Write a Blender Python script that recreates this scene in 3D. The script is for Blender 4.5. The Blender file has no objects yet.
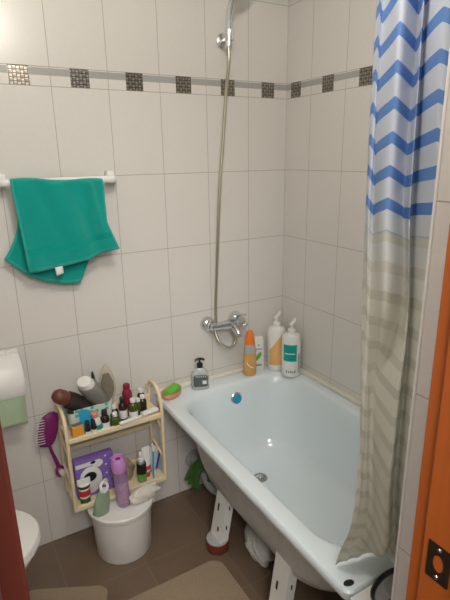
import bpy, bmesh, math, random
from mathutils import Vector, Matrix
random.seed(4)
PI = math.pi
col = bpy.context.scene.collection
R = math.radians

# ------------------------------------------------------------------ materials
class NT:
    def __init__(s, name):
        s.m = bpy.data.materials.new(name); s.m.use_nodes = True
        s.t = s.m.node_tree; s.n = s.t.nodes; s.l = s.t.links
        s.b = s.n['Principled BSDF']; s.out = s.n['Material Output']
    def node(s, t, **k):
        q = s.n.new(t)
        for a, v in k.items(): setattr(q, a, v)
        return q
    def put(s, sock, v):
        if hasattr(v, 'is_output') or isinstance(v, bpy.types.NodeSocket): s.l.new(v, sock)
        else:
            try: sock.default_value = v
            except Exception: sock.default_value = tuple(v) + (1,)
    def math(s, op, a, b=0.0, c=0.0):
        q = s.node('ShaderNodeMath', operation=op)
        s.put(q.inputs[0], a); s.put(q.inputs[1], b)
        if op in ('SMOOTHSTEP', 'COMPARE', 'WRAP'): s.put(q.inputs[2], c)
        return q.outputs[0]
    def mix(s, f, a, b):
        q = s.node('ShaderNodeMix', data_type='RGBA')
        s.put(q.inputs[0], f); s.put(q.inputs[6], a if not isinstance(a, tuple) else a[:3] + (1,)); s.put(q.inputs[7], b if not isinstance(b, tuple) else b[:3] + (1,))
        return q.outputs[2]
    def pos(s, kind='Position'):
        if kind == 'Position': v = s.node('ShaderNodeNewGeometry').outputs['Position']
        else: v = s.node('ShaderNodeTexCoord').outputs[kind]
        x = s.node('ShaderNodeSeparateXYZ'); s.l.new(v, x.inputs[0])
        return v, x.outputs
    def noise(s, vec, scale, detail=2.0):
        q = s.node('ShaderNodeTexNoise'); q.inputs['Scale'].default_value = scale; q.inputs['Detail'].default_value = detail
        if vec is not None: s.l.new(vec, q.inputs['Vector'])
        return q.outputs[0]
    def mapped(s, vec, sc):
        q = s.node('ShaderNodeMapping'); s.l.new(vec, q.inputs[0]); q.inputs['Scale'].default_value = sc
        return q.outputs[0]
    def bump(s, h, strength=.3, dist=.01):
        q = s.node('ShaderNodeBump'); q.inputs['Strength'].default_value = strength; q.inputs['Distance'].default_value = dist
        s.put(q.inputs['Height'], h); s.l.new(q.outputs[0], s.b.inputs['Normal'])
    def line(s, coord, period, offset, w):     # 1 on joints of half width w
        a = s.math('ADD', coord, offset)
        f = s.math('PINGPONG', a, period / 2)
        return s.math('LESS_THAN', f, w)

def mat(name, c, rough=.4, metal=0, trans=0, vary=.06, scale=30, bump=0, ior=1.45, sss=0, coat=0, spec=.5, alpha=1):
    t = NT(name); v, _ = t.pos('Object')
    n = t.noise(v, scale)
    dark = tuple(x * (1 - vary) for x in c); lite = tuple(min(1, x * (1 + vary)) for x in c)
    t.put(t.b.inputs['Base Color'], t.mix(n, dark, lite))
    t.b.inputs['Roughness'].default_value = rough; t.b.inputs['Metallic'].default_value = metal
    t.b.inputs['Transmission Weight'].default_value = trans; t.b.inputs['IOR'].default_value = ior
    t.b.inputs['Specular IOR Level'].default_value = spec
    t.b.inputs['Coat Weight'].default_value = coat; t.b.inputs['Alpha'].default_value = alpha
    if bump: t.bump(n, bump, .004)
    return t.m

def tile_wall(name, axis, off):
    t = NT(name); v, p = t.pos()
    u = p[axis]; z = p[2]
    jv = t.line(u, .2, off, .0010)
    below = t.math('LESS_THAN', z, 1.80); above = t.math('GREATER_THAN', z, 1.862)
    jh1 = t.math('MULTIPLY', t.line(z, .3, 0, .0011), t.math('LESS_THAN', z, 1.81))
    jh2 = t.math('MULTIPLY', t.line(z, .3, -.0612, .0011), t.math('GREATER_THAN', z, 1.85))
    joint = t.math('MAXIMUM', jv, t.math('MAXIMUM', jh1, jh2))
    # fine woven relief of the tile + broad tone
    fine = t.noise(t.mapped(v, (60, 60, 260)), 1.0, 3)
    broad = t.noise(v, 3.0, 1)
    base = t.mix(fine, (.68, .655, .62), (.75, .725, .69))
    base = t.mix(t.math('MULTIPLY', broad, .25), base, (.62, .585, .545))
    # border strip 1.80 .. 1.86
    inb = t.math('MULTIPLY', t.math('GREATER_THAN', z, 1.801), t.math('LESS_THAN', z, 1.861))
    top = t.math('MULTIPLY', inb, t.math('MULTIPLY', t.math('GREATER_THAN', z, 1.834), t.math('LESS_THAN', z, 1.857)))
    base = t.mix(top, base, (.38, .375, .36))
    base = t.mix(joint, base, (.36, .33, .30))
    # mosaic square in the middle of each border tile
    cu = t.math('PINGPONG', t.math('ADD', u, off + .1), .1)
    sq = t.math('MULTIPLY', inb, t.math('LESS_THAN', cu, .033))
    cell = t.math('MAXIMUM', t.line(u, .012, off + .002, .0016), t.line(z, .012, 0.0, .0016))
    wv = t.node('ShaderNodeTexChecker'); t.l.new(v, wv.inputs['Vector']); wv.inputs['Scale'].default_value = 83
    mc = t.mix(wv.outputs['Fac'], (.24, .215, .18), (.44, .40, .34))
    mc = t.mix(cell, mc, (.10, .09, .08))
    base = t.mix(sq, base, mc)
    t.put(t.b.inputs['Base Color'], base)
    t.put(t.b.inputs['Metallic'], t.math('MULTIPLY', sq, .75))
    t.b.inputs['Specular IOR Level'].default_value = .38
    r = t.math('ADD', .24, t.math('MULTIPLY', joint, .6)); t.put(t.b.inputs['Roughness'], r)
    h = t.math('SUBTRACT', t.math('MULTIPLY', fine, .12), t.math('MULTIPLY', joint, 1.0))
    h = t.math('SUBTRACT', h, t.math('MULTIPLY', t.math('MULTIPLY', cell, sq), .8))
    t.bump(h, .35, .003)
    return t.m

def floor_mat():
    t = NT('floor_tiles'); v, p = t.pos()
    j = t.math('MAXIMUM', t.line(p[0], .3, 0, .0022), t.line(p[1], .3, .02, .0022))
    n = t.noise(v, 9, 4); n2 = t.noise(t.mapped(v, (30, 140, 1)), 1.0, 3)
    base = t.mix(n, (.155, .104, .068), (.21, .145, .098))
    base = t.mix(t.math('MULTIPLY', n2, .4), base, (.11, .077, .055))
    base = t.mix(j, base, (.20, .15, .11))
    t.put(t.b.inputs['Base Color'], base); t.b.inputs['Roughness'].default_value = .42
    t.bump(t.math('SUBTRACT', t.math('MULTIPLY', n2, .2), j), .25, .002)
    return t.m

def wood_mat(name, c1, c2, rough=.3):
    t = NT(name); v, p = t.pos()
    n = t.noise(t.mapped(v, (45, 45, 2.2)), 1.0, 4)
    n2 = t.noise(t.mapped(v, (160, 160, 5)), 1.0, 2)
    b = t.mix(n, c1, c2); b = t.mix(t.math('MULTIPLY', n2, .25), b, tuple(x * .6 for x in c1))
    t.put(t.b.inputs['Base Color'], b); t.b.inputs['Roughness'].default_value = rough
    t.bump(n2, .06, .002)
    return t.m

def fabric(name, c, scale=350, strength=.6, vary=.25, rough=.95):
    t = NT(name); v, p = t.pos('Object')
    n = t.noise(v, scale, 3); b = t.noise(v, 12, 2)
    base = t.mix(n, tuple(x * (1 - vary) for x in c), tuple(min(1, x * (1 + vary * .6)) for x in c))
    base = t.mix(t.math('MULTIPLY', b, .3), base, tuple(x * .7 for x in c))
    t.put(t.b.inputs['Base Color'], base); t.b.inputs['Roughness'].default_value = rough
    t.b.inputs['Sheen Weight'].default_value = .3
    t.b.inputs['Specular IOR Level'].default_value = .15
    t.bump(n, strength, .004)
    return t.m

def curtain_mat():
    t = NT('curtain_chevron')
    uv = t.node('ShaderNodeUVMap').outputs[0]
    s = t.node('ShaderNodeSeparateXYZ'); t.l.new(uv, s.inputs[0]); u, z = s.outputs[0], s.outputs[1]
    tri = t.math('PINGPONG', u, .5)                       # 0 at valley, .5 at peak
    zz = t.math('SUBTRACT', z, t.math('MULTIPLY', tri, .040))
    f = t.math('FRACT', t.math('DIVIDE', t.math('ADD', zz, 5 + .019), .0535))
    stripe = t.math('LESS_THAN', f, .36)
    blue = t.node('ShaderNodeMapRange'); t.l.new(zz, blue.inputs[0])
    for i, q in ((1, 1.415), (2, 1.425)): blue.inputs[i].default_value = q
    fade = t.node('ShaderNodeMapRange'); t.l.new(z, fade.inputs[0])
    for i, q in ((1, 1.30), (2, 1.52)): fade.inputs[i].default_value = q
    vis = t.noise(t.mapped(uv, (1.2, 5, 1)), 2.0, 1)
    cs = t.mix(blue.outputs[0], (.70, .69, .61), (.17, .34, .70))
    n = t.noise(uv, 40, 2)
    bg = t.mix(fade.outputs[0], (.88, .87, .79), (.72, .76, .85))
    bg = t.mix(t.math('MULTIPLY', n, .15), bg, (.5, .5, .47))
    amt = t.math('MULTIPLY', stripe, t.math('MAXIMUM', blue.outputs[0], t.math('MULTIPLY', vis, 1.5)))
    base = t.mix(amt, bg, cs)
    t.put(t.b.inputs['Base Color'], base); t.b.inputs['Roughness'].default_value = .5
    tr = t.node('ShaderNodeBsdfTranslucent'); t.put(tr.inputs[0], base)
    ms = t.node('ShaderNodeMixShader'); ms.inputs[0].default_value = .42
    t.l.new(t.b.outputs[0], ms.inputs[1]); t.l.new(tr.outputs[0], ms.inputs[2]); t.l.new(ms.outputs[0], t.out.inputs[0])
    return t.m

M = {}
M['wall_x'] = tile_wall('tiles_back', 0, 0.0)
M['wall_y'] = tile_wall('tiles_side', 1, -.0355 + .2)
M['floor'] = floor_mat()
M['plaster'] = mat('plaster', (.78, .77, .74), .8, bump=.1)
M['hallfloor'] = wood_mat('hall_laminate', (.30, .18, .10), (.42, .27, .16), .5)
M['jamb'] = wood_mat('orange_varnished_wood', (.33, .072, .010), (.52, .125, .02), .33)
M['jambshade'] = wood_mat('shaded_red_varnished_wood', (.10, .012, .006), (.15, .020, .008), .45)  # left jamb's red wood, its shade painted in as a dark tone
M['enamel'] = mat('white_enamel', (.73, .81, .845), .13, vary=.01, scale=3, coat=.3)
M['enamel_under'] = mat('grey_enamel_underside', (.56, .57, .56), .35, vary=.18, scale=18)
M['white'] = mat('white_plastic', (.80, .79, .76), .3, vary=.03)
M['cream'] = mat('cream_plastic', (.79, .67, .45), .35, vary=.06)
M['sealant'] = mat('yellowed_white_trim', (.80, .77, .66), .35, vary=.06)
M['chrome'] = mat('chrome', (.74, .75, .77), .12, 1, vary=.02)
M['brushed'] = mat('brushed_metal', (.45, .44, .42), .3, 1)
M['hose'] = mat('braided_hose', (.50, .46, .36), .3, .85)
M['clearhose'] = mat('pale_plastic_hose', (.60, .57, .50), .3, .1)
M['black'] = mat('black_plastic', (.015, .015, .016), .3, vary=.2)
M['dark'] = mat('dark_brown_glass', (.035, .016, .012), .12, vary=.3)
M['wine'] = mat('wine_red_plastic', (.25, .02, .05), .2, vary=.15)
M['greenb'] = mat('dark_olive_glass', (.06, .08, .015), .15, vary=.2)
M['orangeb'] = mat('orange_carton', (.78, .36, .05), .45)
M['blue'] = mat('bright_blue_card', (.03, .36, .60), .4)
M['deepblue'] = mat('deep_blue_print', (.02, .07, .38), .35)
M['teal'] = mat('teal_print', (.0, .36, .30), .35)
M['purple'] = mat('magenta_purple_plastic', (.20, .015, .13), .3)
M['violet'] = mat('violet_carton', (.24, .14, .50), .45, vary=.25, scale=60)
M['lilac'] = mat('lilac_can', (.36, .24, .40), .28, .2)
M['lilaclid'] = mat('pink_violet_lid', (.62, .30, .66), .3)
M['red'] = mat('red_print', (.60, .04, .03), .4)
M['peach'] = mat('peach_print', (.80, .47, .18), .4, vary=.12, scale=90)
M['greenp'] = mat('leaf_green_print', (.10, .38, .04), .4)
M['salmon'] = mat('salmon_plastic', (.70, .28, .20), .3)
M['sponge'] = fabric('green_sponge', (.16, .50, .05), 250, .6)
M['orangecap'] = mat('orange_cap', (.82, .20, .03), .3)
M['amberliq'] = mat('amber_shampoo', (.86, .50, .16), .12, trans=.25, vary=.06)
M['greyliq'] = mat('clear_bottle_plastic', (.80, .83, .81), .1, trans=.5)
M['greenliq'] = mat('pale_green_clear_plastic', (.50, .66, .50), .12, trans=.55)
M['labeldark'] = mat('slate_label', (.09, .125, .13), .4, vary=.2, scale=120)
M['labelwhite'] = mat('white_label', (.80, .80, .78), .45)
M['ink'] = mat('dark_ink', (.06, .06, .07), .5)
M['bluecap'] = mat('blue_knob', (.02, .30, .50), .25)
M['tealtowel'] = fabric('teal_terry', (.0, .37, .31), 420, .9)
M['tealhem'] = fabric('teal_hem', (.03, .42, .36), 420, .4)
M['tealband'] = fabric('teal_flat_band', (.0, .325, .275), 200, .15)
M['whitecloth'] = fabric('white_rag', (.74, .70, .62), 300, .5, .1)
M['bag'] = fabric('grey_white_bag', (.58, .57, .53), 40, .5, .2, .5)
M['mat'] = fabric('beige_pile', (.36, .27, .175), 260, 1.0, .3)
M['greenpaper'] = fabric('green_paper', (.44, .58, .38), 90, .25, .05)
M['puck'] = mat('red_brown_puck', (.17, .035, .018), .35, vary=.15)
M['glove'] = mat('green_rubber', (.045, .15, .03), .4, vary=.3, scale=25)
M['pipe'] = mat('grey_drain_pipe', (.42, .42, .41), .4)
M['bronze'] = mat('dark_bronze', (.06, .045, .03), .35, .8)
M['mirror'] = mat('mirror_face', (.42, .40, .44), .12, .9, vary=.02)
M['silver'] = mat('silver_grey_barrel', (.33, .32, .30), .4, .5, bump=.5, scale=220)
M['brownb'] = mat('brown_handle', (.14, .045, .03), .4, vary=.3)
M['darkbrown'] = mat('dark_barrel', (.03, .022, .018), .55, vary=.4, bump=.4, scale=160)
M['brushcream'] = mat('pale_brush_wood', (.50, .44, .36), .45, vary=.1)
M['bristle'] = mat('bristle_pad', (.22, .19, .15), .8, vary=.5, scale=260, bump=1)
M['curtain'] = curtain_mat()
M['clearbag'] = mat('tan_clear_wrap', (.42, .33, .22), .3, trans=.2, vary=.3, scale=50)

def pot_mat():
    t = NT('pot_squares'); v, p = t.pos('Object')
    br = t.node('ShaderNodeTexVoronoi', feature='F1', distance='CHEBYCHEV', voronoi_dimensions='2D'); br.inputs['Scale'].default_value = 52; br.inputs['Randomness'].default_value = .2
    cx = t.node('ShaderNodeCombineXYZ'); t.put(cx.inputs[0], t.math('ADD', p[0], p[1])); t.put(cx.inputs[1], p[2]); t.l.new(cx.outputs[0], br.inputs['Vector'])
    s = t.node('ShaderNodeSeparateColor'); t.l.new(br.outputs['Color'], s.inputs[0])
    inside = t.math('LESS_THAN', br.outputs['Distance'], .34)
    c = t.mix(t.math('GREATER_THAN', s.outputs[0], .62), (.12, .42, .36), (.02, .03, .03))
    amt = t.math('MULTIPLY', inside, t.math('GREATER_THAN', s.outputs[1], .35))
    t.put(t.b.inputs['Base Color'], t.mix(amt, (.58, .68, .62), c)); t.b.inputs['Roughness'].default_value = .4
    return t.m
M['pot'] = pot_mat()

# ------------------------------------------------------------------ mesh helpers
def new(name, bm, m, parent=None, smooth=True, bevel=0, sub=0, solid=0, auto=True):
    bmesh.ops.recalc_face_normals(bm, faces=bm.faces[:])
    me = bpy.data.meshes.new(name); bm.to_mesh(me); bm.free()
    ms = m if isinstance(m, (list, tuple)) else [m]
    for q in ms: me.materials.append(M[q] if isinstance(q, str) else q)
    if smooth:
        for f in me.polygons: f.use_smooth = True
    o = bpy.data.objects.new(name, me); col.objects.link(o)
    if parent: o.parent = parent
    if solid:
        d = o.modifiers.new('s', 'SOLIDIFY'); d.thickness = solid; d.offset = 0
    if bevel:
        d = o.modifiers.new('b', 'BEVEL'); d.width = bevel; d.segments = 3; d.limit_method = 'ANGLE'; d.angle_limit = R(40)
    if sub:
        d = o.modifiers.new('u', 'SUBSURF'); d.levels = sub; d.render_levels = sub
    if smooth and auto and not sub:
        try: me.set_sharp_from_angle(angle=R(42))
        except Exception: pass
    return o

def tag(o, label=None, cat=None, group=None, kind=None):
    if label: o['label'] = label
    if cat: o['category'] = cat
    if group: o['group'] = group
    if kind: o['kind'] = kind
    return o

def thing(name, label, cat, loc=(0, 0, 0), rz=0, group=None):
    o = bpy.data.objects.new(name, None); col.objects.link(o)
    o.empty_display_size = .05; o.location = loc; o.rotation_euler = (0, 0, rz)
    return tag(o, label, cat, group)

def box(bm, lo, hi, mtx=None):
    vs = [bm.verts.new(Vector((x, y, z))) for x in (lo[0], hi[0]) for y in (lo[1], hi[1]) for z in (lo[2], hi[2])]
    for f in ((0, 1, 3, 2), (4, 6, 7, 5), (0, 4, 5, 1), (2, 3, 7, 6), (0, 2, 6, 4), (1, 5, 7, 3)):
        bm.faces.new([vs[i] for i in f])
    if mtx is not None:
        for v in vs: v.co = mtx @ v.co
    return vs

def boxo(name, lo, hi, m, parent=None, bevel=0, mtx=None):
    bm = bmesh.new(); box(bm, lo, hi, mtx); return new(name, bm, m, parent, smooth=bevel > 0, bevel=bevel)

def loft(bm, rings, close=True, cap0=True, cap1=True, mi=None):
    vr = [[bm.verts.new(p) for p in r] for r in rings]
    n = len(vr[0])
    for i in range(len(vr) - 1):
        for j in range(n if close else n - 1):
            f = bm.faces.new([vr[i][j], vr[i][(j + 1) % n], vr[i + 1][(j + 1) % n], vr[i + 1][j]])
            if mi: f.material_index = mi(i, j)
    if close and cap0: bm.faces.new(vr[0][::-1])
    if close and cap1: bm.faces.new(vr[-1])
    return vr

def lathe(bm, prof, seg=28, sx=1, sy=1, mtx=None):
    rings = []
    for r, z in prof:
        ring = [Vector((r * math.cos(2 * PI * k / seg) * sx, r * math.sin(2 * PI * k / seg) * sy, z)) for k in range(seg)]
        if mtx is not None: ring = [mtx @ q for q in ring]
        rings.append(ring)
    loft(bm, rings)

def lo(name, prof, m, parent=None, seg=28, sx=1, sy=1, mtx=None):
    bm = bmesh.new(); lathe(bm, prof, seg, sx, sy, mtx); return new(name, bm, m, parent)

def smoothpath(pts, n=8):
    pts = [Vector(p) for p in pts]; out = []
    for i in range(len(pts) - 1):
        p0 = pts[max(i - 1, 0)]; p1 = pts[i]; p2 = pts[i + 1]; p3 = pts[min(i + 2, len(pts) - 1)]
        for k in range(n):
            t = k / n
            out.append(.5 * ((2 * p1) + (-p0 + p2) * t + (2 * p0 - 5 * p1 + 4 * p2 - p3) * t * t + (-p0 + 3 * p1 - 3 * p2 + p3) * t ** 3))
    out.append(pts[-1]); return out

def tube(bm, pts, r, seg=12, rfun=None, sq=(1, 1), closed=False):
    pts = [Vector(p) for p in pts]; rings = []
    prev = None
    for i, p in enumerate(pts):
        a = pts[i - 1] if (i or closed) else p; b = pts[(i + 1) % len(pts)] if (i < len(pts) - 1 or closed) else p
        t = (b - a).normalized()
        if prev is None:
            up = Vector((0, 0, 1)) if abs(t.z) < .9 else Vector((1, 0, 0))
            nrm = (up - t * up.dot(t)).normalized()
        else: nrm = (prev - t * prev.dot(t)).normalized()
        prev = nrm; bn = t.cross(nrm)
        rr = rfun(i / max(1, len(pts) - 1)) if rfun else r
        rings.append([p + nrm * math.cos(2 * PI * k / seg) * rr * sq[0] + bn * math.sin(2 * PI * k / seg) * rr * sq[1] for k in range(seg)])
    if closed: rings.append(rings[0])
    loft(bm, rings, cap0=not closed, cap1=not closed)
    if closed: bmesh.ops.remove_doubles(bm, verts=bm.verts[:], dist=1e-6)

def tubeo(name, pts, r, m, parent=None, **k):
    bm = bmesh.new(); tube(bm, pts, r, **k); return new(name, bm, m, parent)

def rrect(cx, cy, hx, hy, r, z, n=12):
    out = []
    for (sx, sy, a0) in ((1, 1, 0), (-1, 1, PI / 2), (-1, -1, PI), (1, -1, 1.5 * PI)):
        for k in range(n + 1):
            a = a0 + PI / 2 * k / n
            out.append(Vector((cx + sx * (hx - r) + r * math.cos(a), cy + sy * (hy - r) + r * math.sin(a), z)))
    return out

def axis_m(p, d):       # matrix sending local z to direction d at p
    d = Vector(d).normalized()
    return Matrix.Translation(Vector(p)) @ d.to_track_quat('Z', 'Y').to_matrix().to_4x4()

# ------------------------------------------------------------------ setting
def struct(name, lo_, hi_, m): return tag(boxo(name, lo_, hi_, m), kind='structure')
XL = -1.95
struct('wall_back', (XL - .1, 0, 0), (.1, .12, 2.5), 'wall_x')
struct('wall_right', (0, -1.62, 0), (.1, 0, 2.5), 'wall_y')
struct('wall_left', (XL - .1, -1.62, 0), (XL, 0, 2.5), 'wall_y')
bm = bmesh.new()
box(bm, (-.79, -1.60, 0), (-.0, -1.389, 2.5)); box(bm, (XL, -1.60, 0), (-1.43, -1.40, 2.5)); box(bm, (-1.43, -1.60, 2.06), (-.79, -1.40, 2.5))
o = new('wall_front', bm, 'wall_y', smooth=False); tag(o, kind='structure')
struct('floor', (XL - .1, -1.62, -.1), (.1, .12, 0), 'floor')
struct('ceiling', (XL - .1, -1.62, 2.5), (.1, .12, 2.6), 'plaster')
struct('floor_hall', (-3.2, -3.4, -.1), (1.2, -1.62, -.002), 'hallfloor')
# joint trims above the bath
tag(boxo('trim_1', (-.70, -.014, .557), (0, 0, .575), 'sealant', bevel=.004), kind='structure')
tag(boxo('trim_2', (-.014, -1.20, .557), (0, -.014, .575), 'sealant', bevel=.004), kind='structure')
tag(boxo('trim_3', (-.7915, -1.391, 0), (-.784, -1.385, 2.5), 'white', bevel=.002), kind='structure')
# tiled ledge at the near end of the bath
bm = bmesh.new(); box(bm, (-.70, -1.389, 0), (0, -1.206, .556))
tag(new('wall_ledge', bm, M['wall_x'], smooth=False), kind='structure')
# door frame
d = bpy.data.objects.new('door_1', None); col.objects.link(d); d.location = (-1.1, -1.5, 0); d['kind'] = 'structure'
def dl(p): return (p[0] + 1.1, p[1] + 1.5, p[2])
bm = bmesh.new()
box(bm, dl((-.86, -1.484, 0)), dl((-.791, -1.462, 2.02)))
box(bm, dl((-.866, -1.545, 0)), dl((-.791, -1.484, 2.02)))
box(bm, dl((-.875, -1.66, 0)), dl((-.791, -1.545, 2.02)))
new('door_jamb', bm, 'jamb', d, bevel=.003)
bm = bmesh.new()
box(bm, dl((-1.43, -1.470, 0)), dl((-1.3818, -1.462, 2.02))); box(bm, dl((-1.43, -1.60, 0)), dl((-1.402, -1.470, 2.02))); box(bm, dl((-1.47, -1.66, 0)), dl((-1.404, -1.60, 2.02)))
new('door_jamb', bm, 'jambshade', d, bevel=.003)
bm = bmesh.new(); box(bm, dl((-1.43, -1.60, 2.02)), dl((-.791, -1.462, 2.058)))
new('door_header', bm, 'jamb', d, bevel=.003)
# strike plate with a latch hole and screws
bm = bmesh.new()
yc, zc = -1.513, 1.008
rings = []
outer = [Vector((-.8665, yc + math.copysign(min(abs(math.cos(a)) * 1.5, 1), math.cos(a)) * .018, zc + math.copysign(min(abs(math.sin(a)) * 1.5, 1), math.sin(a)) * .030)) for a in [2 * PI * k / 32 for k in range(32)]]
inner = [Vector((-.8665, yc + math.cos(2 * PI * k / 32) * .0085, zc + math.sin(2 * PI * k / 32) * .014)) for k in range(32)]
back = [q + Vector((-.0012, 0, 0)) for q in outer]; backi = [q + Vector((-.0012, 0, 0)) for q in inner]
sh = Vector((1.1, 1.5, 0))
loft(bm, [[q + sh for q in r] for r in (outer, back, backi, inner)], cap0=False, cap1=False)
sp = new('strike_plate', bm, 'bronze', d)
bm = bmesh.new(); lathe(bm, [(0.0001, 0), (.0088, 0), (.0088, .0004), (.0001, .0004)], 24, mtx=Matrix.Translation(sh + Vector((-.8664, yc, zc))) @ Matrix.Rotation(-PI / 2, 4, 'Y') @ Matrix.Scale(1.6, 4, (1, 0, 0)))
new('latch_hole', bm, 'jamb', sp)
for s in (-1, 1):
    bm = bmesh.new(); lathe(bm, [(.0001, 0), (.0035, 0), (.003, .0012), (.0001, .0014)], 14, mtx=Matrix.Translation(sh + Vector((-.8677, yc, zc + s * .0235))) @ Matrix.Rotation(-PI / 2, 4, 'Y'))
    new('screw', bm, 'chrome', sp)

# ------------------------------------------------------------------ bathtub
T = thing('bathtub', 'white enamelled steel bathtub standing on two visible metal feet along the right wall', 'bathtub', (-.35, -.6, 0))
W2, L2 = .348, .598
rim_z = .556
bm = bmesh.new()
spec = [  # cx, cy, hx, hy, r, z    (local to (-.35,-.6))
    (0, 0, W2 - .003, L2 - .003, .02, rim_z - .030),
    (0, 0, W2, L2, .022, rim_z - .026), (0, 0, W2, L2, .022, rim_z - .006), (0, 0, W2 - .005, L2 - .005, .02, rim_z),
    (.006, -.005, .297, .528, .13, rim_z - .002), (.006, -.005, .290, .520, .14, rim_z - .006),
    (.006, -.005, .283, .512, .15, rim_z - .018), (.005, -.005, .278, .504, .155, rim_z - .04),
    (.005, -.003, .262, .485, .16, rim_z - .13), (.004, .01, .245, .455, .165, rim_z - .23),
    (.004, .03, .225, .418, .17, rim_z - .30), (.004, .045, .195, .38, .16, rim_z - .335),
    (.004, .055, .15, .33, .13, rim_z - .350), (.004, .10, .08, .22, .07, rim_z - .355), (.002, .2, .02, .06, .018, rim_z - .358)]
loft(bm, [rrect(*s, n=14) for s in spec], cap0=False)
new('basin', bm, 'enamel', T)
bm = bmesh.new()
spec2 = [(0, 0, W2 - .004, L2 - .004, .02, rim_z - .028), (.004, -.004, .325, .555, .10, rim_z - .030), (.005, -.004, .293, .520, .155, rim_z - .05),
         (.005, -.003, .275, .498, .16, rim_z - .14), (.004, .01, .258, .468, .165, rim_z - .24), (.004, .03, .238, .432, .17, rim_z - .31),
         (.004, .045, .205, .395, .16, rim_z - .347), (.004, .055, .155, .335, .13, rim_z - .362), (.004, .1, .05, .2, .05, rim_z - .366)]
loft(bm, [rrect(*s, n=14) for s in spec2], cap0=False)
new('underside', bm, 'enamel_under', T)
# drain
dr = lo('drain', [(.0001, .004), (.010, .004), (.012, .001), (.020, .001), (.022, .006), (.030, .005), (.033, .0)], 'brushed', T, mtx=Matrix.Translation((-.005, .27, rim_z - .3585)))
for k in range(2):
    boxo('drain_cross', (-.02, -.002, 0), (.02, .002, .004), 'chrome', dr, mtx=Matrix.Translation((-.005, .27, rim_z - .354)) @ Matrix.Rotation(k * PI / 2, 4, 'Z'))
# overflow
om = axis_m((.012, .500, rim_z - .075), (0, -1, .10))
ov = lo('overflow_ring', [(.0001, 0), (.030, 0), (.031, .006), (.027, .011), (.022, .012), (.0001, .012)], 'chrome', T, mtx=om)
lo('overflow_knob', [(.0001, .012), (.0225, .012), (.022, .019), (.018, .022), (.0001, .023)], 'bluecap', ov, mtx=om)['label'] = 'blue overflow knob'
# oval badge on the corner of the rim
lo('rim_badge', [(.0001, 0), (.0125, 0), (.012, .003), (.008, .004), (.0001, .004)], 'black', T, sx=1.15, sy=.65, mtx=Matrix.Translation((-.323, -.574, rim_z)) @ Matrix.Rotation(R(-12), 4, 'Z'))['label'] = 'small black oval badge'
# feet: bent sheet brackets
def foot(x, y, top, zb):
    bm = bmesh.new()
    # U-section sheet, open towards the bath centre (+x)
    w = .038; dd = .036
    sec = [(dd, -w), (0, -w), (0, w), (dd, w)]
    b = Vector((x, y, zb)); t = Vector(top)
    rings = []
    for s, c in ((0, b), (1, t)):
        rings.append([c + Vector((a, q, 0)) for a, q in sec])
    loft(bm, rings, close=False)
    f = new('foot', bm, 'white', T, smooth=False, solid=.003)
    ax = (t - b).normalized()
    nrm = Vector((0, 1, 0)).cross(ax).normalized()
    if nrm.x > 0: nrm = -nrm
    for s, h in ((.22, .009), (.62, .016)):
        p = b.lerp(t, s) + nrm * .0022 + Vector((0, .010 * (1 if s > .5 else -1), 0))
        m4 = Matrix.Translation(p) @ Matrix((( nrm.x, 0, ax.x), (nrm.y, 1, ax.y), (nrm.z, 0, ax.z))).to_4x4()
        boxo('slot', (-.0012, -.0045, -h), (.0012, .0045, h), 'black', f, bevel=.001, mtx=m4)
    # side slots on the near flange
    for s in (.3, .7):
        p = b.lerp(t, s) + Vector((dd * .5, -w - .002, 0))
        boxo('slot', (-.003, -.0012, -.009), (.003, .0012, .009), 'black', f, bevel=.001, mtx=Matrix.Translation(p))
    p = t + Vector((.03, 0, -.03))
    bm = bmesh.new(); lathe(bm, [(.0001, 0), (.007, 0), (.007, .012), (.0001, .012)], 6, mtx=axis_m(p + Vector((0, -w - .012, 0)), (0, 1, 0)))
    new('bolt', bm, 'brushed', f)
foot(-.272, .205, (-.225, .215, .262), .052)
foot(-.285, -.215, (-.245, -.215, .285), .0)

# puck under the first foot
P = thing('foot_pad', 'round red-brown pad with pale top under the nearer-to-wall bath foot', 'pad', (-.612, -.395, 0))
lo('base', [(.0001, 0), (.045, 0), (.048, .004), (.048, .042), (.046, .045), (.0001, .045)], 'puck', P)
lo('top_plate', [(.0001, .0455), (.046, .0455), (.047, .047), (.046, .0505), (.040, .0515), (.0001, .0515)], 'pipe', P)

# under the bath
bm = bmesh.new()
tube(bm, smoothpath([(-.36, -.33, .165), (-.36, -.30, .10), (-.42, -.22, .07), (-.49, -.15, .075), (-.512, -.09, .13), (-.52, -.03, .165), (-.52, -.002, .165)], 8), .024, 16)
o = new('drain_pipe', bm, 'pipe'); tag(o, 'grey plastic drain pipe curving under the bathtub to the tiled wall', 'pipe')
bm = bmesh.new()
lathe(bm, [(.026, 0), (.045, 0), (.045, .006), (.026, .01)], 24, mtx=axis_m((-.52, -.001, .165), (0, -1, 0)))
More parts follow.
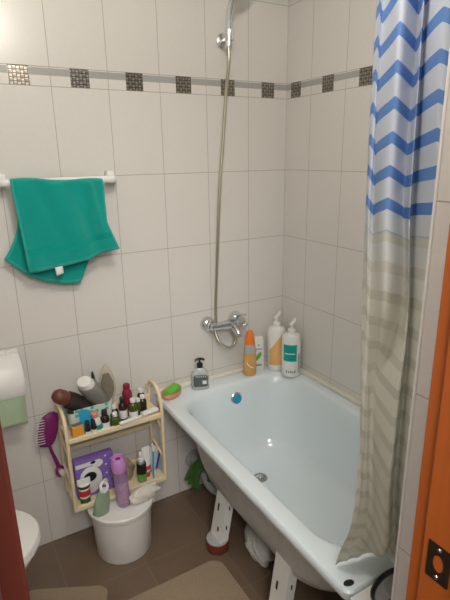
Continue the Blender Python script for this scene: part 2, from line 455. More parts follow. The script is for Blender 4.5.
# rubber glove draped over the pipe: palm and five fingers
G = thing('rubber_glove', 'green rubber glove draped over the drain pipe under the bath', 'glove', (-.500, -.085, .160)); G.scale = (1.25, 1.2, 1.1)
bm2 = bmesh.new()
tube(bm2, smoothpath([(.03, -.01, .035), (0, -.015, .042), (-.03, -.02, .02)], 5), .02, 12, rfun=lambda s: .034 - .008 * s, sq=(.55, 1.1))
for k, (dy, L) in enumerate(((-.030, .07), (-.012, .085), (.006, .08), (.02, .065))):
    tube(bm2, smoothpath([(-.02, dy * .8, .025), (-.045, dy, .0), (-.055 - .006 * k, dy * 1.2 - .004, -L * .75)], 4), .01, 8, rfun=lambda s: .0105 - .003 * s)
tube(bm2, smoothpath([(.0, -.03, .03), (-.01, -.055, .01), (-.018, -.065, -.02)], 4), .01, 8, rfun=lambda s: .011 - .003 * s)
new('glove_body', bm2, 'glove', G)
o = new('pipe_collar', bm, 'pipe'); o.parent = bpy.data.objects['drain_pipe']

def crumple(name, m, size, folds, parent=None, seed=1, n=26):
    """soft cloth heap: noise-displaced flattened ellipsoid"""
    rnd = random.Random(seed); ph = [(rnd.uniform(0, 6), rnd.uniform(2, 6), rnd.uniform(2, 6)) for _ in range(folds)]
    bm = bmesh.new(); bmesh.ops.create_uvsphere(bm, u_segments=n * 2, v_segments=n, radius=1)
    for v in bm.verts:
        a = math.atan2(v.co.y, v.co.x); h = v.co.z
        d = 1
        for p, f1, f2 in ph: d += .055 * math.sin(p + f1 * a + f2 * h * 1.7) * (1 - abs(h) * .5)
        d += .05 * abs(math.sin(a * 4.5 + h * 5 + seed))
        v.co = Vector((v.co.x * d * size[0], v.co.y * d * size[1], max(-.0, (v.co.z * d * .5 + .45)) * size[2] * 1.05))
    return new(name, bm, m, parent, auto=False)
o = crumple('cloth_bundle', 'bag', (.05, .105, .09), 7, seed=3); o.location = (-.475, -.50, .0); o.rotation_euler = (0, 0, R(-18))
tag(o, 'crumpled grey-white cloth bundle lying on the floor under the bath', 'cloth')

# ------------------------------------------------------------------ curtain
secs = [(2.24, [(-.69, -1.155), (-.705, -1.180), (-.7, -1.182), (-.735, -1.250), (-.69, -1.244), (-.725, -1.283), (-.7, -1.268), (-.745, -1.335), (-.72, -1.345)]),
 (1.75, [(-.69, -1.159), (-.705, -1.182), (-.7, -1.184), (-.735, -1.252), (-.69, -1.246), (-.725, -1.285), (-.7, -1.27), (-.745, -1.337), (-.72, -1.350)]),
 (1.5, [(-.69, -1.161), (-.705, -1.185), (-.7, -1.19), (-.735, -1.254), (-.69, -1.252), (-.725, -1.293), (-.7, -1.277), (-.745, -1.357), (-.72, -1.365)]),
 (1.3, [(-.69, -1.171), (-.705, -1.196), (-.7, -1.202), (-.735, -1.266), (-.69, -1.268), (-.725, -1.31), (-.7, -1.296), (-.745, -1.370), (-.72, -1.379)]),
 (1.15, [(-.69, -1.179), (-.7, -1.2), (-.69, -1.201), (-.7, -1.224), (-.7, -1.244), (-.74, -1.315), (-.71, -1.306), (-.75, -1.377), (-.72, -1.377)]),
 (.95, [(-.69, -1.191), (-.69, -1.2), (-.68, -1.201), (-.685, -1.218), (-.69, -1.236), (-.74, -1.316), (-.7, -1.3), (-.75, -1.379), (-.71, -1.377)]),
 (.75, [(-.685, -1.181), (-.675, -1.184), (-.66, -1.182), (-.66, -1.2), (-.66, -1.219), (-.7, -1.287), (-.66, -1.276), (-.7, -1.347), (-.66, -1.358)]),
 (.570, [(-.675, -1.127), (-.655, -1.124), (-.64, -1.131), (-.625, -1.130), (-.605, -1.138), (-.585, -1.136), (-.56, -1.145), (-.53, -1.145), (-.48, -1.155)])]
us = [-.75, -.3, 0, .5, 1.0, 1.14, 1.2, 1.52, 2.0]
bm = bmesh.new(); uvl = bm.loops.layers.uv.new('UVMap')
def cr(p0, p1, p2, p3, t): return .5 * ((2 * p1) + (-p0 + p2) * t + (2 * p0 - 5 * p1 + 4 * p2 - p3) * t * t + (-p0 + 3 * p1 - 3 * p2 + p3) * t ** 3)
def sec_at(z):
    for i in range(len(secs) - 1):
        if secs[i][0] >= z >= secs[i + 1][0]: break
    z1, z2 = secs[i][0], secs[i + 1][0]; t = (z1 - z) / (z1 - z2)
    g = lambda k: secs[max(0, min(len(secs) - 1, k))][1]
    out = []
    for j in range(9):
        out.append([cr(g(i - 1)[j][c], g(i)[j][c], g(i + 1)[j][c], g(i + 2)[j][c], t) for c in (0, 1)])
    return out
NZ = 90; NU = 6
grid = []
for a in range(NZ + 1):
    z = 2.24 + (.570 - 2.24) * a / NZ; sc = sec_at(z); row = []
    for j in range(8):
        for k in range(NU if j < 7 else NU + 1):
            t = k / NU
            q = lambda i: sc[max(0, min(8, i))]
            x = cr(q(j - 1)[0], q(j)[0], q(j + 1)[0], q(j + 2)[0], t); y = cr(q(j - 1)[1], q(j)[1], q(j + 1)[1], q(j + 2)[1], t)
            u = us[j] + (us[j + 1] - us[j]) * t
            w = .0015 * math.sin(u * 9 + z * 14)
            row.append((bm.verts.new((x + w, y, z)), u, z))
    grid.append(row)
for a in range(NZ):
    for b in range(len(grid[0]) - 1):
        qd = [grid[a][b], grid[a + 1][b], grid[a + 1][b + 1], grid[a][b + 1]]
        f = bm.faces.new([v[0] for v in qd])
        for lp, v in zip(f.loops, qd): lp[uvl].uv = (v[1] + 10, v[2])
o = new('shower_curtain', bm, 'curtain', auto=False, solid=.0008)
tag(o, 'white shower curtain with blue chevrons above and grey chevrons below, gathered at the bath end', 'curtain')
rod = thing('curtain_rod', 'white rod above the bathtub carrying the chevron curtain', 'rod', (-.71, -.7, 2.26))
tubeo('rod_tube', [(0, .698, 0), (0, -.698, 0)], .0125, 'white', rod)
for s in (-1, 1): lo('end_cap', [(.0001, 0), (.028, 0), (.026, .012), (.014, .016), (.0001, .016)], 'white', rod, mtx=axis_m((0, s * .699, 0), (0, -s, 0)))

# ------------------------------------------------------------------ mirror on the ledge
Mi = thing('round_mirror', 'small round tilted mirror with a thick black rim on the tiled ledge', 'mirror', (-.636, -1.270, .557))
mm = Matrix.Translation((0, 0, .052)) @ Matrix.Rotation(R(-58), 4, 'Z') @ Matrix.Rotation(R(-42), 4, 'Y')
lo('rim', [(.046, -.010), (.052, -.011), (.054, -.004), (.054, .008), (.051, .012), (.047, .010), (.046, .004), (.046, -.010)], 'black', Mi, seg=40, mtx=mm)
lo('glass', [(.0001, -.006), (.0465, -.006), (.0465, .005), (.0001, .005)], 'mirror', Mi, seg=40, mtx=mm)
lo('stand', [(.0001, 0), (.034, 0), (.034, .004), (.008, .008), (.006, .03), (.0001, .03)], 'black', Mi)

# ------------------------------------------------------------------ tap and shower
F = thing('bath_mixer_tap', 'chrome wall-mounted bath mixer tap on the back wall', 'tap', (-.350, 0, .838))
for x in (-.078, .072):
    lo('wall_flange', [(.0001, 0), (.034, 0), (.033, .008), (.026, .022), (.017, .030), (.0001, .030)], 'chrome', F, mtx=axis_m((x, -.001, 0), (0, -1, 0)))
bm = bmesh.new()
for x in (-.078, .072): tube(bm, smoothpath([(x, -.02, 0), (x, -.052, 0)], 4), .015, 16)
tube(bm, smoothpath([(-.088, -.06, 0), (-.03, -.064, .0), (.03, -.064, 0), (.084, -.06, 0)], 6), .017, 20, rfun=lambda s: .0165 + .008 * math.sin(PI * min(1, max(0, (s - .3) / .7))))
new('body', bm, 'chrome', F)
hm = axis_m((.028, -.066, .014), (.15, -.35, .95))
lo('cartridge_dome', [(.0001, -.01), (.027, -.01), (.030, .008), (.029, .024), (.022, .034), (.0001, .037)], 'chrome', F, mtx=hm)
tubeo('lever', smoothpath([(.034, -.085, .044), (.046, -.098, .048), (.060, -.115, .05)], 5), .01, 'chrome', F, rfun=lambda s: .013 - .004 * s, sq=(.5, 1.1))
tubeo('spout', smoothpath([(.022, -.07, -.008), (.024, -.09, -.020), (.026, -.108, -.034), (.026, -.112, -.048)], 6), .014, 'chrome', F, rfun=lambda s: .0175 - .003 * s)
lo('diverter_knob', [(.0001, 0), (.012, 0), (.013, .012), (.009, .017), (.0001, .017)], 'chrome', F, mtx=axis_m((.074, -.075, -.01), (.6, -.8, -.1)))
lo('hose_outlet', [(.0001, 0), (.009, 0), (.009, .022), (.0001, .022)], 'chrome', F, mtx=Matrix.Translation((.02, -.06, -.036)))
# hand shower: head + handle + hose
S = thing('hand_shower', 'chrome hand shower with long metal hose hanging above the bath tap', 'shower', (-.335, -.075, 2.020))
tubeo('handle', smoothpath([(-.004, -.0, -.055), (-.002, 0, 0), (-.001, -.012, .07), (.003, -.035, .120), (.008, -.055, .138)], 6), .011, 'chrome', S, rfun=lambda s: .0105 + .0035 * math.sin(PI * s))
hd = axis_m((.014, -.068, .138), (.15, -.75, -.62))
he = lo('head', [(.0001, -.022), (.014, -.02), (.034, -.008), (.040, .004), (.040, .012), (.0001, .012)], 'chrome', S, mtx=hd, seg=36)
lo('spray_face', [(.0001, .012), (.035, .012), (.033, .015), (.0001, .015)], 'brushed', he, mtx=hd, seg=36)
hp = [(-.004, .0, -.055), (-.004, 0, -.11), (-.006, .02, -.215), (-.018, .03, -.395), (-.038, .03, -.595), (-.050, .030, -.795), (-.054, .045, -.995), (-.055, .055, -1.115), (-.055, .055, -1.185),
      (-.064, .045, -1.22), (-.056, .02, -1.265), (-.020, .0, -1.292), (.012, .005, -1.28), (.020, .010, -1.25), (.005, .015, -1.220)]
tubeo('hose', smoothpath(hp, 12), .0065, 'hose', S, seg=12)['label'] = 'thin beige metallic hose'
H = thing('shower_holder', 'round chrome wall bracket holding the hand shower', 'bracket', (-.318, 0, 1.998))
lo('wall_disc', [(.0001, 0), (.033, 0), (.032, .008), (.020, .014), (.0001, .015)], 'chrome', H, mtx=axis_m((0, -.001, 0), (0, -1, 0)))
tubeo('arm', [(0, -.012, 0), (-.016, -.058, .002)], .011, 'chrome', H)
lo('clip', [(.0125, -.018), (.018, -.018), (.019, .016), (.0135, .016), (.0125, -.018)], 'chrome', H, mtx=Matrix.Translation((-.018, -.075, .008)))

# ------------------------------------------------------------------ towel rail + towel
RL = thing('towel_rail', 'white plastic towel rail screwed to the back wall on the left', 'towel rail', (-1.015, 0, 1.50))
tubeo('bar', smoothpath([(-.20, -.030, -.006), (-.19, -.060, -.010), (-.15, -.064, -.010), (0, -.064, -.010), (.15, -.064, -.010), (.19, -.060, -.010), (.20, -.030, -.006)], 5), .010, 'white', RL, sq=(1.3, .8))
for s in (-1, 1): boxo('bracket', (s * .185 - .015, -.040, -.024), (s * .185 + .015, -.001, .020), 'white', RL, bevel=.008)
fb = [(-1.153, 1.186), (-1.085, 1.190), (-1.02, 1.196), (-.95, 1.208), (-.895, 1.228), (-.83, 1.240)]
ft = [(-1.173, 1.488), (-1.11, 1.486), (-1.05, 1.484), (-.98, 1.482), (-.92, 1.48), (-.866, 1.478)]
bb = [(-1.222, 1.235), (-1.15, 1.165), (-1.09, 1.135), (-1.03, 1.118), (-.975, 1.118), (-.940, 1.19)]
def samp(pl, u):
    f = u * (len(pl) - 1); i = min(int(f), len(pl) - 2); t = f - i; return pl[i][0] * (1 - t) + pl[i + 1][0] * t, pl[i][1] * (1 - t) + pl[i + 1][1] * t
bm = bmesh.new(); rows = []; NU_ = 44
for a in range(0, 61):
    row = []
    for b in range(NU_ + 1):
        u = b / NU_; top = samp(ft, u)
        if a <= 26:      # front, bottom to top
            s = a / 26; q = samp(fb, u)
            x = q[0] + (top[0] - q[0]) * (s + (min(1, s * 2.4) - s) * max(0, (u - .6) / .4)); z = q[1] + (top[1] - q[1]) * s
            y = -.082 - .006 * math.sin(u * 13 + 2 * s) * (1 - s * .6) - .012 * max(0, u - .78) / .22 * (1 - s)
            if u > .72: y -= .006 * (1 - s) * math.sin((u - .72) / .28 * PI)
            uc = .80 + .12 * (1 - s); y -= .009 * math.exp(-((u - uc) / .045) ** 2) * (.4 + .6 * s) + .003 * math.sin(u * 21 + s * 5)
            z += .004 * math.sin(u * 9) * s
        elif a <= 34:    # over the bar
            t = (a - 26) / 8 * PI; x = top[0]; y = -.064 - .018 * math.cos(t); z = top[1] + .014 * math.sin(t) + .003 * math.sin(u * 9)
        else:
            s = (a - 34) / 26; q = samp(bb, u)
            x = top[0] + (q[0] - top[0]) * s ** 2.6 + .02 * math.sin(PI * s) * (1 - u); z = top[1] + (q[1] - top[1]) * s; y = -.046 + .004 * math.sin(u * 10 + 3 * s) + .006 * s
        row.append(bm.verts.new((x + 1.015, y, z - 1.45)))
    rows.append(row)
for a in range(60):
    for b in range(NU_):
        f = bm.faces.new([rows[a][b], rows[a][b + 1], rows[a + 1][b + 1], rows[a + 1][b]])
        if b in (0, NU_ - 1) or a in (0, 59): f.material_index = 1
        elif 5 <= a <= 6: f.material_index = 2
TW = thing('towel', 'teal terry towel hanging over the white rail', 'towel', (-1.022, 0, 1.45))
new('towel_cloth', bm, ['tealtowel', 'tealhem', 'tealband'], TW, auto=False, solid=.004)
bm = bmesh.new(); rr = []
for k in range(6):
    s = k / 5; rr.append([Vector((-.012 + .003 * s, -.091 - .004 * math.sin(s * 3), -.262 - .033 * s)), Vector((.014 + .002 * s, -.0915 - .003 * math.sin(s * 3), -.259 - .030 * s + .004 * (k % 2)))])
loft(bm, rr, close=False); ct = new('care_tag', bm, 'labelwhite', TW, solid=.0008); ct['label'] = 'small white care tag'; ct.location = (-.040, .001, .008)

# ------------------------------------------------------------------ toilet paper holder and roll
TH = thing('toilet_paper_holder', 'white plastic toilet paper holder with rounded cover on the back wall', 'paper holder', (-1.308, 0, .785))
bm = bmesh.new(); rings = []
for x, k in ((-.085, .80), (-.082, .93), (-.07, .99), (-.03, 1.0), (.03, 1.0), (.07, .99), (.082, .93), (.085, .80)):
    prof = [(-.002, .092), (-.03, .095), (-.07, .082), (-.10, .052), (-.112, .01), (-.110, -.03), (-.104, -.040), (-.10, -.036), (-.10, .005), (-.09, .045), (-.065, .07), (-.03, .082), (-.002, .08)]
    rings.append([Vector((x, y * k, .02 + (z - .02) * k)) for y, z in prof])
loft(bm, rings); new('cover', bm, 'white', TH)
boxo('back_plate', (-.07, -.010, -.055), (.085, -.001, .11), 'white', TH, bevel=.006)
for x in (-.03, .045): boxo('hinge', (x - .006, -.022, .088), (x + .006, -.002, .112), 'white', TH, bevel=.003)
lo('side_knob', [(.0001, 0), (.008, 0), (.007, .008), (.0001, .009)], 'white', TH, mtx=axis_m((.084, -.05, .0), (1, 0, 0)))
TR = thing('toilet_roll', 'pale green toilet paper roll hanging under the white cover', 'toilet roll', (-1.306, -.055, .780))
lo('roll', [(.018, -.062), (.043, -.062), (.043, .062), (.018, .062), (.018, -.062)], 'greenpaper', TR, mtx=Matrix.Rotation(PI / 2, 4, 'Y'))
bm = bmesh.new(); rr = []
for k in range(12):
    s = k / 11; rr.append([Vector((x, -.044 - .004 * math.sin(s * 4 + x * 20) - .018 * s * 0, .005 - .155 * s)) for x in (-.07, -.03, 0, .03, .073)])
loft(bm, rr, close=False); new('hanging_sheet', bm, 'greenpaper', TR, solid=.0008, auto=False)

# ------------------------------------------------------------------ toilet
TO = thing('toilet', 'white toilet with closed lid at the left side of the room', 'toilet', (-1.587, -.415, 0))
def egg(hx0, hx1, hy, z, n=40, cx=0):     # hx0 back, hx1 front
    out = []
    for k in range(n):
        a = 2 * PI * k / n; c = math.cos(a)
        out.append(Vector((cx + (hx1 if c > 0 else hx0) * c, hy * math.sin(a), z)))
    return out
bm = bmesh.new()
loft(bm, [egg(.17, .13, .10, 0), egg(.17, .135, .105, .02), egg(.15, .12, .09, .10), egg(.15, .15, .10, .20), egg(.17, .22, .14, .30), egg(.185, .285, .172, .37), egg(.19, .30, .180, .395), egg(.18, .29, .17, .40)])
new('bowl', bm, 'white', TO)
bm = bmesh.new(); loft(bm, [egg(.18, .300, .180, .402), egg(.187, .310, .187, .407), egg(.187, .310, .187, .417), egg(.18, .303, .181, .421)]); new('seat', bm, 'white', TO)
bm = bmesh.new(); loft(bm, [egg(.18, .305, .183, .4225), egg(.185, .312, .188, .428), egg(.183, .308, .185, .437), egg(.16, .28, .165, .443), egg(.08, .16, .09, .446)]); new('lid', bm, 'white', TO)
TO.scale = (1.0, 1.08, 1.0)
boxo('tank', (-.34, -.18, .36), (-.185, .18, .75), 'white', TO, bevel=.02)
boxo('tank_lid', (-.345, -.187, .751), (-.18, .187, .785), 'white', TO, bevel=.01)
boxo('neck', (-.33, -.10, 0), (-.12, .10, .359), 'white', TO, bevel=.03)
lo('flush_button', [(.0001, 0), (.02, 0), (.019, .006), (.0001, .007)], 'chrome', TO, mtx=Matrix.Translation((-.26, 0, .786)))

# ------------------------------------------------------------------ mats
def rug(name, cx, cy, hx, hy, r, rot, label):
    bm = bmesh.new()
    loft(bm, [rrect(0, 0, hx, hy, r, 0, 8), rrect(0, 0, hx + .002, hy + .002, r, .006, 8), rrect(0, 0, hx - .002, hy - .002, r, .012, 8), rrect(0, 0, hx - .012, hy - .012, r * .8, .014, 8)])
    bmesh.ops.triangulate(bm, faces=[f for f in bm.faces if len(f.verts) > 4])
    o = new(name, bm, 'mat'); o.location = (cx, cy, .001); o.rotation_euler = (0, 0, rot); return tag(o, label, 'mat')
rug('bath_mat', -.855, -.79, .215, .34, .05, 0, 'beige pile bath mat lying beside the bathtub foot')
rug('bath_mat', -1.262, -.40, .155, .135, .04, R(-27), 'smaller beige pile mat lying in front of the toilet')

# ------------------------------------------------------------------ bucket
B = thing('bucket', 'white plastic bucket with lid standing under the cream shelf', 'bucket', (-.940, -.176, 0)); B.scale = (1.05, 1.03, 1.10)
lo('body', [(.0001, 0), (.104, 0), (.107, .006), (.114, .165), (.117, .166), (.117, .176), (.114, .178), (.1145, .19), (.0001, .19)], 'white', B, seg=48)
lo('lid', [(.0001, .1905), (.119, .1905), (.124, .186), (.126, .190), (.126, .202), (.122, .206), (.118, .205), (.114, .199), (.0001, .199)], 'white', B, seg=48)
boxo('handle_lug', (-.014, -.010, .160), (.014, .016, .184), 'white', B, bevel=.004, mtx=Matrix.Rotation(R(-10), 4, 'Z') @ Matrix.Translation((.118, 0, 0)))

# ------------------------------------------------------------------ shelf rack
RX0, RX1 = -1.117, -.734
K = thing('shelf_rack', 'cream plastic two-tier shelf rack mounted on the back wall', 'shelf', (-.915, 0, 0))
for x in (RX0, RX1):
    xx = x + .915
    bm = bmesh.new()
    tube(bm, smoothpath([(xx, -.165, .236), (xx, -.165, .38), (xx, -.165, .54), (xx, -.160, .590), (xx, -.140, .634), (xx, -.100, .657), (xx, -.050, .650), (xx, -.030, .615), (xx, -.028, .45), (xx, -.028, .240)], 5), .0085, 10, sq=(.9, 1.0))
    new('side_frame', bm, 'cream', K)
    tubeo('side_frame_brace', [(xx, -.160, .48), (xx, -.032, .51)], .006, 'cream', K)
    tubeo('side_frame_brace', [(xx, -.160, .34), (xx, -.032, .37)], .006, 'cream', K)
    boxo('wall_hook', (xx - .006, -.026, .600), (xx + .006, -.001, .625), 'cream', K, bevel=.002)
for z in (.544, .241):
    bm = bmesh.new(); X0, X1 = RX0 + .915, RX1 + .915
    box(bm, (X0, -.156, z - .005), (X1, -.034, z + .004))
    box(bm, (X0, -.171, z - .009), (X1, -.156, z + .012))
    box(bm, (X0, -.034, z - .009), (X1, -.024, z + .040))
    new('shelf_tier', bm, 'cream', K, bevel=.003)
bm = bmesh.new()
for z in (.430, .470): box(bm, (X0, -.032, z - .010), (X1, -.026, z + .010))
new('back_slats', bm, 'cream', K, bevel=.002)
before = set(bpy.data.objects)

ZT, ZB, ZL = .5045, .2025, .2195     # tops: upper tier, lower tier, bucket lid
def bottle(name, label, cat, loc, r, h, bodym, capm, capr, caph, lab=None, labz=(.2, .65), neck=.012, group=None, sy=1, tilt=None, seg=24, nm='cap'):
    o = thing(name, label, cat, loc, 0, group)
    if tilt: o.rotation_euler = tilt
    lo('body', [(.0001, 0), (r * .92, 0), (r, .003), (r, h * .80), (r * .9, h * .88), (capr * .85, h * .96), (capr * .8, h), (.0001, h)], bodym, o, sy=sy, seg=seg)
    lo(nm, [(.0001, h), (capr, h), (capr, h + caph * .9), (capr * .85, h + caph), (.0001, h + caph)], capm, o, seg=seg, sy=min(1, sy * 1.2))
    if lab: lo('label_band', [(r * 1.015, h * labz[0]), (r * 1.02, h * labz[0] + .0003), (r * 1.02, h * labz[1]), (r * 1.015, h * labz[1])], lab, o, sy=sy, seg=seg)
    return o
# patterned pot with brushes
PT = thing('patterned_pot', 'white pot with green and black squares at the left of the upper shelf', 'pot', (-1.015, -.052, ZT))
bm = bmesh.new()
loft(bm, [rrect(0, 0, .080, .036, .02, 0, 6), rrect(0, 0, .088, .040, .02, .10, 6), rrect(0, 0, .088, .040, .02, .104, 6), rrect(0, 0, .084, .036, .018, .104, 6), rrect(0, 0, .077, .033, .018, .006, 6)])
new('pot_body', bm, 'pot', PT)
def stick_thing(name, label, cat, p0, p1, parts, group=None):
    """objects built along a slanted axis from p0 (base) to p1 (tip)"""
    o = thing(name, label, cat, p0, 0, group); d = Vector(p1) - Vector(p0)
    mt = axis_m((0, 0, 0), d)
    for nm, prof, m, sx, sy in parts: lo(nm, prof, m, o, mtx=mt, sx=sx, sy=sy)
    return o
stick_thing('round_hairbrush', 'dark round hairbrush with reddish-brown end leaning left out of the pot', 'hairbrush', (-.985, -.050, ZT + .060), (-1.165, -.060, .700), [
    ('barrel', [(.0001, 0), (.020, 0), (.030, .03), (.034, .125), (.032, .135), (.0001, .135)], 'darkbrown', 1, 1),
    ('handle_end', [(.0001, .135), (.027, .135), (.029, .155), (.027, .178), (.016, .192), (.0001, .195)], 'brownb', 1, 1)])
stick_thing('barrel_hairbrush', 'fat grey barrel with a white end cap leaning out of the pot', 'hairbrush', (-.962, -.045, ZT + .085), (-1.045, -.095, .745), [
    ('barrel', [(.0001, 0), (.036, 0), (.041, .01), (.043, .118), (.038, .127), (.0001, .127)], 'silver', 1, .8),
    ('end_cap', [(.0001, .127), (.034, .127), (.034, .136), (.030, .150), (.0001, .152)], 'white', 1, .8)])
stick_thing('hair_comb', 'black comb standing in the pot beside the grey barrel brush', 'comb', (-.955, -.030, ZT + .006), (-.985, -.02, .74), [
    ('comb_body', [(.0001, 0), (.013, 0), (.016, .12), (.022, .19), (.014, .205), (.0001, .21)], 'black', 1, .3)])
pb = thing('paddle_hairbrush', 'pale paddle hairbrush standing head up at the right of the pot', 'hairbrush', (-.920, -.040, ZT - .030), 0)
zx = Vector((-.02, -.02, .27)).normalized(); xx_ = Vector((1, -.35, 0)).normalized(); yx = zx.cross(xx_).normalized(); xx_ = yx.cross(zx)
pm = Matrix((xx_, yx, zx)).transposed().to_4x4()
bm = bmesh.new()
rings = []
for s, w, off in ((.036, .008, 0), (.07, .010, 0), (.11, .012, 0), (.135, .022, 0), (.17, .031, .004), (.205, .031, .010), (.235, .024, .018), (.262, .012, .028), (.272, .003, .034)):
    rings.append([pm @ Vector((w * math.cos(a) + off * 0, .006 * math.sin(a) + off * .5, s)) for a in [2 * PI * k / 20 for k in range(20)]])
loft(bm, rings); new('paddle', bm, 'brushcream', pb)
bm = bmesh.new(); rings = []
for s, w in ((.138, .012), (.17, .024), (.205, .024), (.24, .012)):
    rings.append([pm @ Vector((w * math.cos(a), -.009 + .006 * math.sin(a) + (s - .17) * .12, s)) for a in [2 * PI * k / 16 for k in range(16)]])
loft(bm, rings); new('bristle_pad', bm, 'bristle', pb)

# upper tier goods
o = thing('orange_carton', 'small orange carton at the left end of the upper shelf', 'carton', (-1.078, -.108, ZT)); o.rotation_euler = (0, 0, R(8))
boxo('carton_body', (-.022, -.010, 0), (.022, .012, .052), 'orangeb', o, bevel=.002)
boxo('carton_flap', (-.018, -.008, .0525), (.020, .010, .056), 'labeldark', o, bevel=.001)
for (x, y, lab) in ((-1.040, -.112, 'dark glass vial with black cap right beside the orange carton'), (-1.016, -.110, 'dark glass vial with black cap second from the orange carton')):
    bottle('glass_vial', lab, 'vial', (x, y, ZT), .0105, .042, 'dark', 'black', .009, .018, 'labelwhite', (.1, .45), group='dark vials on the upper shelf')
o = boxo('blue_card', (-.022, -.0015, 0), (.022, .0015, .088), 'blue', bevel=.001); o.location = (-1.042, -.0985, ZT + .012); o.rotation_euler = (R(-5), 0, R(4))
tag(o, 'bright blue card packet standing before the patterned pot', 'packet')
bottle('cream_tube', 'pale tube with a coral cap leaning before the patterned pot', 'tube', (-.990, -.103, ZT), .014, .07, 'white', 'salmon', .013, .018, 'teal', (.2, .5), tilt=(R(4), R(-14), 0))
bottle('medicine_bottle', 'dark medicine bottle with black cap and white label, middle of the upper shelf', 'bottle', (-.968, -.096, ZT), .017, .058, 'dark', 'black', .011, .022, 'labelwhite', (.05, .5))
bottle('olive_bottle', 'short olive green bottle with white cap behind the front rail', 'bottle', (-.928, -.097, ZT), .0205, .040, 'greenb', 'white', .010, .016)
bottle('medicine_bottle', 'small dark bottle with white cap just behind the short olive bottle', 'bottle', (-.918, -.062, ZT), .015, .055, 'dark', 'white', .010, .016)
bottle('medicine_bottle', 'tall black-capped dark bottle with grey label left of the wine red bottle', 'bottle', (-.887, -.075, ZT), .017, .080, 'dark', 'black', .011, .020, 'labelwhite', (.15, .6))
bottle('red_bottle', 'tall wine red bottle at the back of the upper shelf', 'bottle', (-.856, -.045, ZT), .020, .120, 'wine', 'wine', .014, .018, seg=20)
bottle('medicine_bottle', 'dark olive bottle with white cap and pale label before the wine red bottle', 'bottle', (-.848, -.086, ZT), .018, .074, 'greenb', 'labelwhite', .011, .015, 'labelwhite', (.05, .5))
bottle('small_bottle', 'tiny olive bottle with white cap between larger medicine bottles', 'bottle', (-.820, -.068, ZT), .013, .060, 'greenb', 'labelwhite', .009, .013)
bottle('medicine_bottle', 'brown bottle with white cap at the right, closest to the front rail', 'bottle', (-.798, -.062, ZT), .016, .066, 'dark', 'labelwhite', .010, .014)
bottle('medicine_bottle', 'brown bottle with white cap at the right, against the wall', 'bottle', (-.792, -.030, ZT), .016, .078, 'dark', 'labelwhite', .010, .014)
def lying(name, label, cat, p, rz, L, r, m1, m2, part2, flat=.6, z=0):
    o = thing(name, label, cat, p, rz)
    mt = Matrix.Translation((0, 0, r * flat)) @ Matrix.Rotation(PI / 2, 4, 'Y')
    lo('tube_body', [(.0001, -L / 2), (r, -L / 2), (r, L * .3), (r * .8, L * .34), (.0001, L * .34)], m1, o, sx=flat, mtx=mt)
    lo(part2, [(.0001, L * .34), (r * .75, L * .34), (r * .7, L / 2), (.0001, L / 2)], m2, o, sx=flat, mtx=mt)
    return o
lying('white_tube', 'narrow white tube lying on the front rail of the upper shelf', 'tube', (-.872, -.116, ZT + .0085), R(8), .095, .010, 'labelwhite', 'white', 'cap')
lying('pink_tube', 'white and pink tube lying at the right end of the upper shelf', 'tube', (-.778, -.100, ZT + .010), R(10), .085, .015, 'labelwhite', 'purple', 'pink_band')

# lower tier goods
o = thing('violet_carton', 'purple and white cartoon-printed carton on the lower shelf', 'carton', (-1.010, -.052, ZB), 0)
boxo('carton_body', (-.078, -.018, 0), (.078, .018, .172), 'violet', o, bevel=.002)
pr = bmesh.new()
def blob(bm, cx, cz, rx, rz, y, n=20):
    loft(bm, [[Vector((cx + rx * math.cos(2 * PI * k / n) * s, y - e, cz + rz * math.sin(2 * PI * k / n) * s)) for k in range(n)] for s, e in ((1, 0), (.98, .0006))])
blob(pr, -.020, .075, .046, .062, -.0182); blob(pr, .012, .142, .022, .018, -.0184); blob(pr, .035, .045, .012, .016, -.0184)
for k in range(7): blob(pr, .045 + .022 * (k % 2), .165 - .020 * k, .004, .004, -.0184)
box(pr, (-.076, -.0188, .140), (-.010, -.018, .158))
new('white_print', pr, 'labelwhite', o)
pr = bmesh.new(); blob(pr, -.022, .090, .026, .022, -.0192); new('black_print', pr, 'black', o)
pr = bmesh.new(); blob(pr, -.006, .152, .011, .006, -.0194); new('black_print', pr, 'black', o)
j = thing('cream_tube', 'white tube with dark green flip base and red print before the purple carton', 'tube', (-1.065, -.094, ZB))
lo('cap', [(.0001, 0), (.020, 0), (.021, .022), (.017, .026), (.0001, .026)], 'greenb', j)
lo('body', [(.0001, .026), (.020, .026), (.022, .05), (.023, .085), (.0001, .085)], 'labelwhite', j, sy=.8)
lo('red_band', [(.0222, .036), (.0228, .037), (.0228, .062), (.0222, .063)], 'red', j, sy=.8)
lo('green_band', [(.0225, .070), (.0233, .071), (.0233, .082), (.0225, .083)], 'greenb', j, sy=.8)
boxo('crimp', (-.026, -.004, .085), (.026, .004, .108), 'labelwhite', j, bevel=.001)
o = crumple('wrapped_bundle', 'clearbag', (.055, .028, .11), 5, seed=8); o.location = (-.900, -.050, ZB + .0)
tag(o, 'tan transparent wrapped bundle on the lower shelf behind the lilac can', 'bundle')
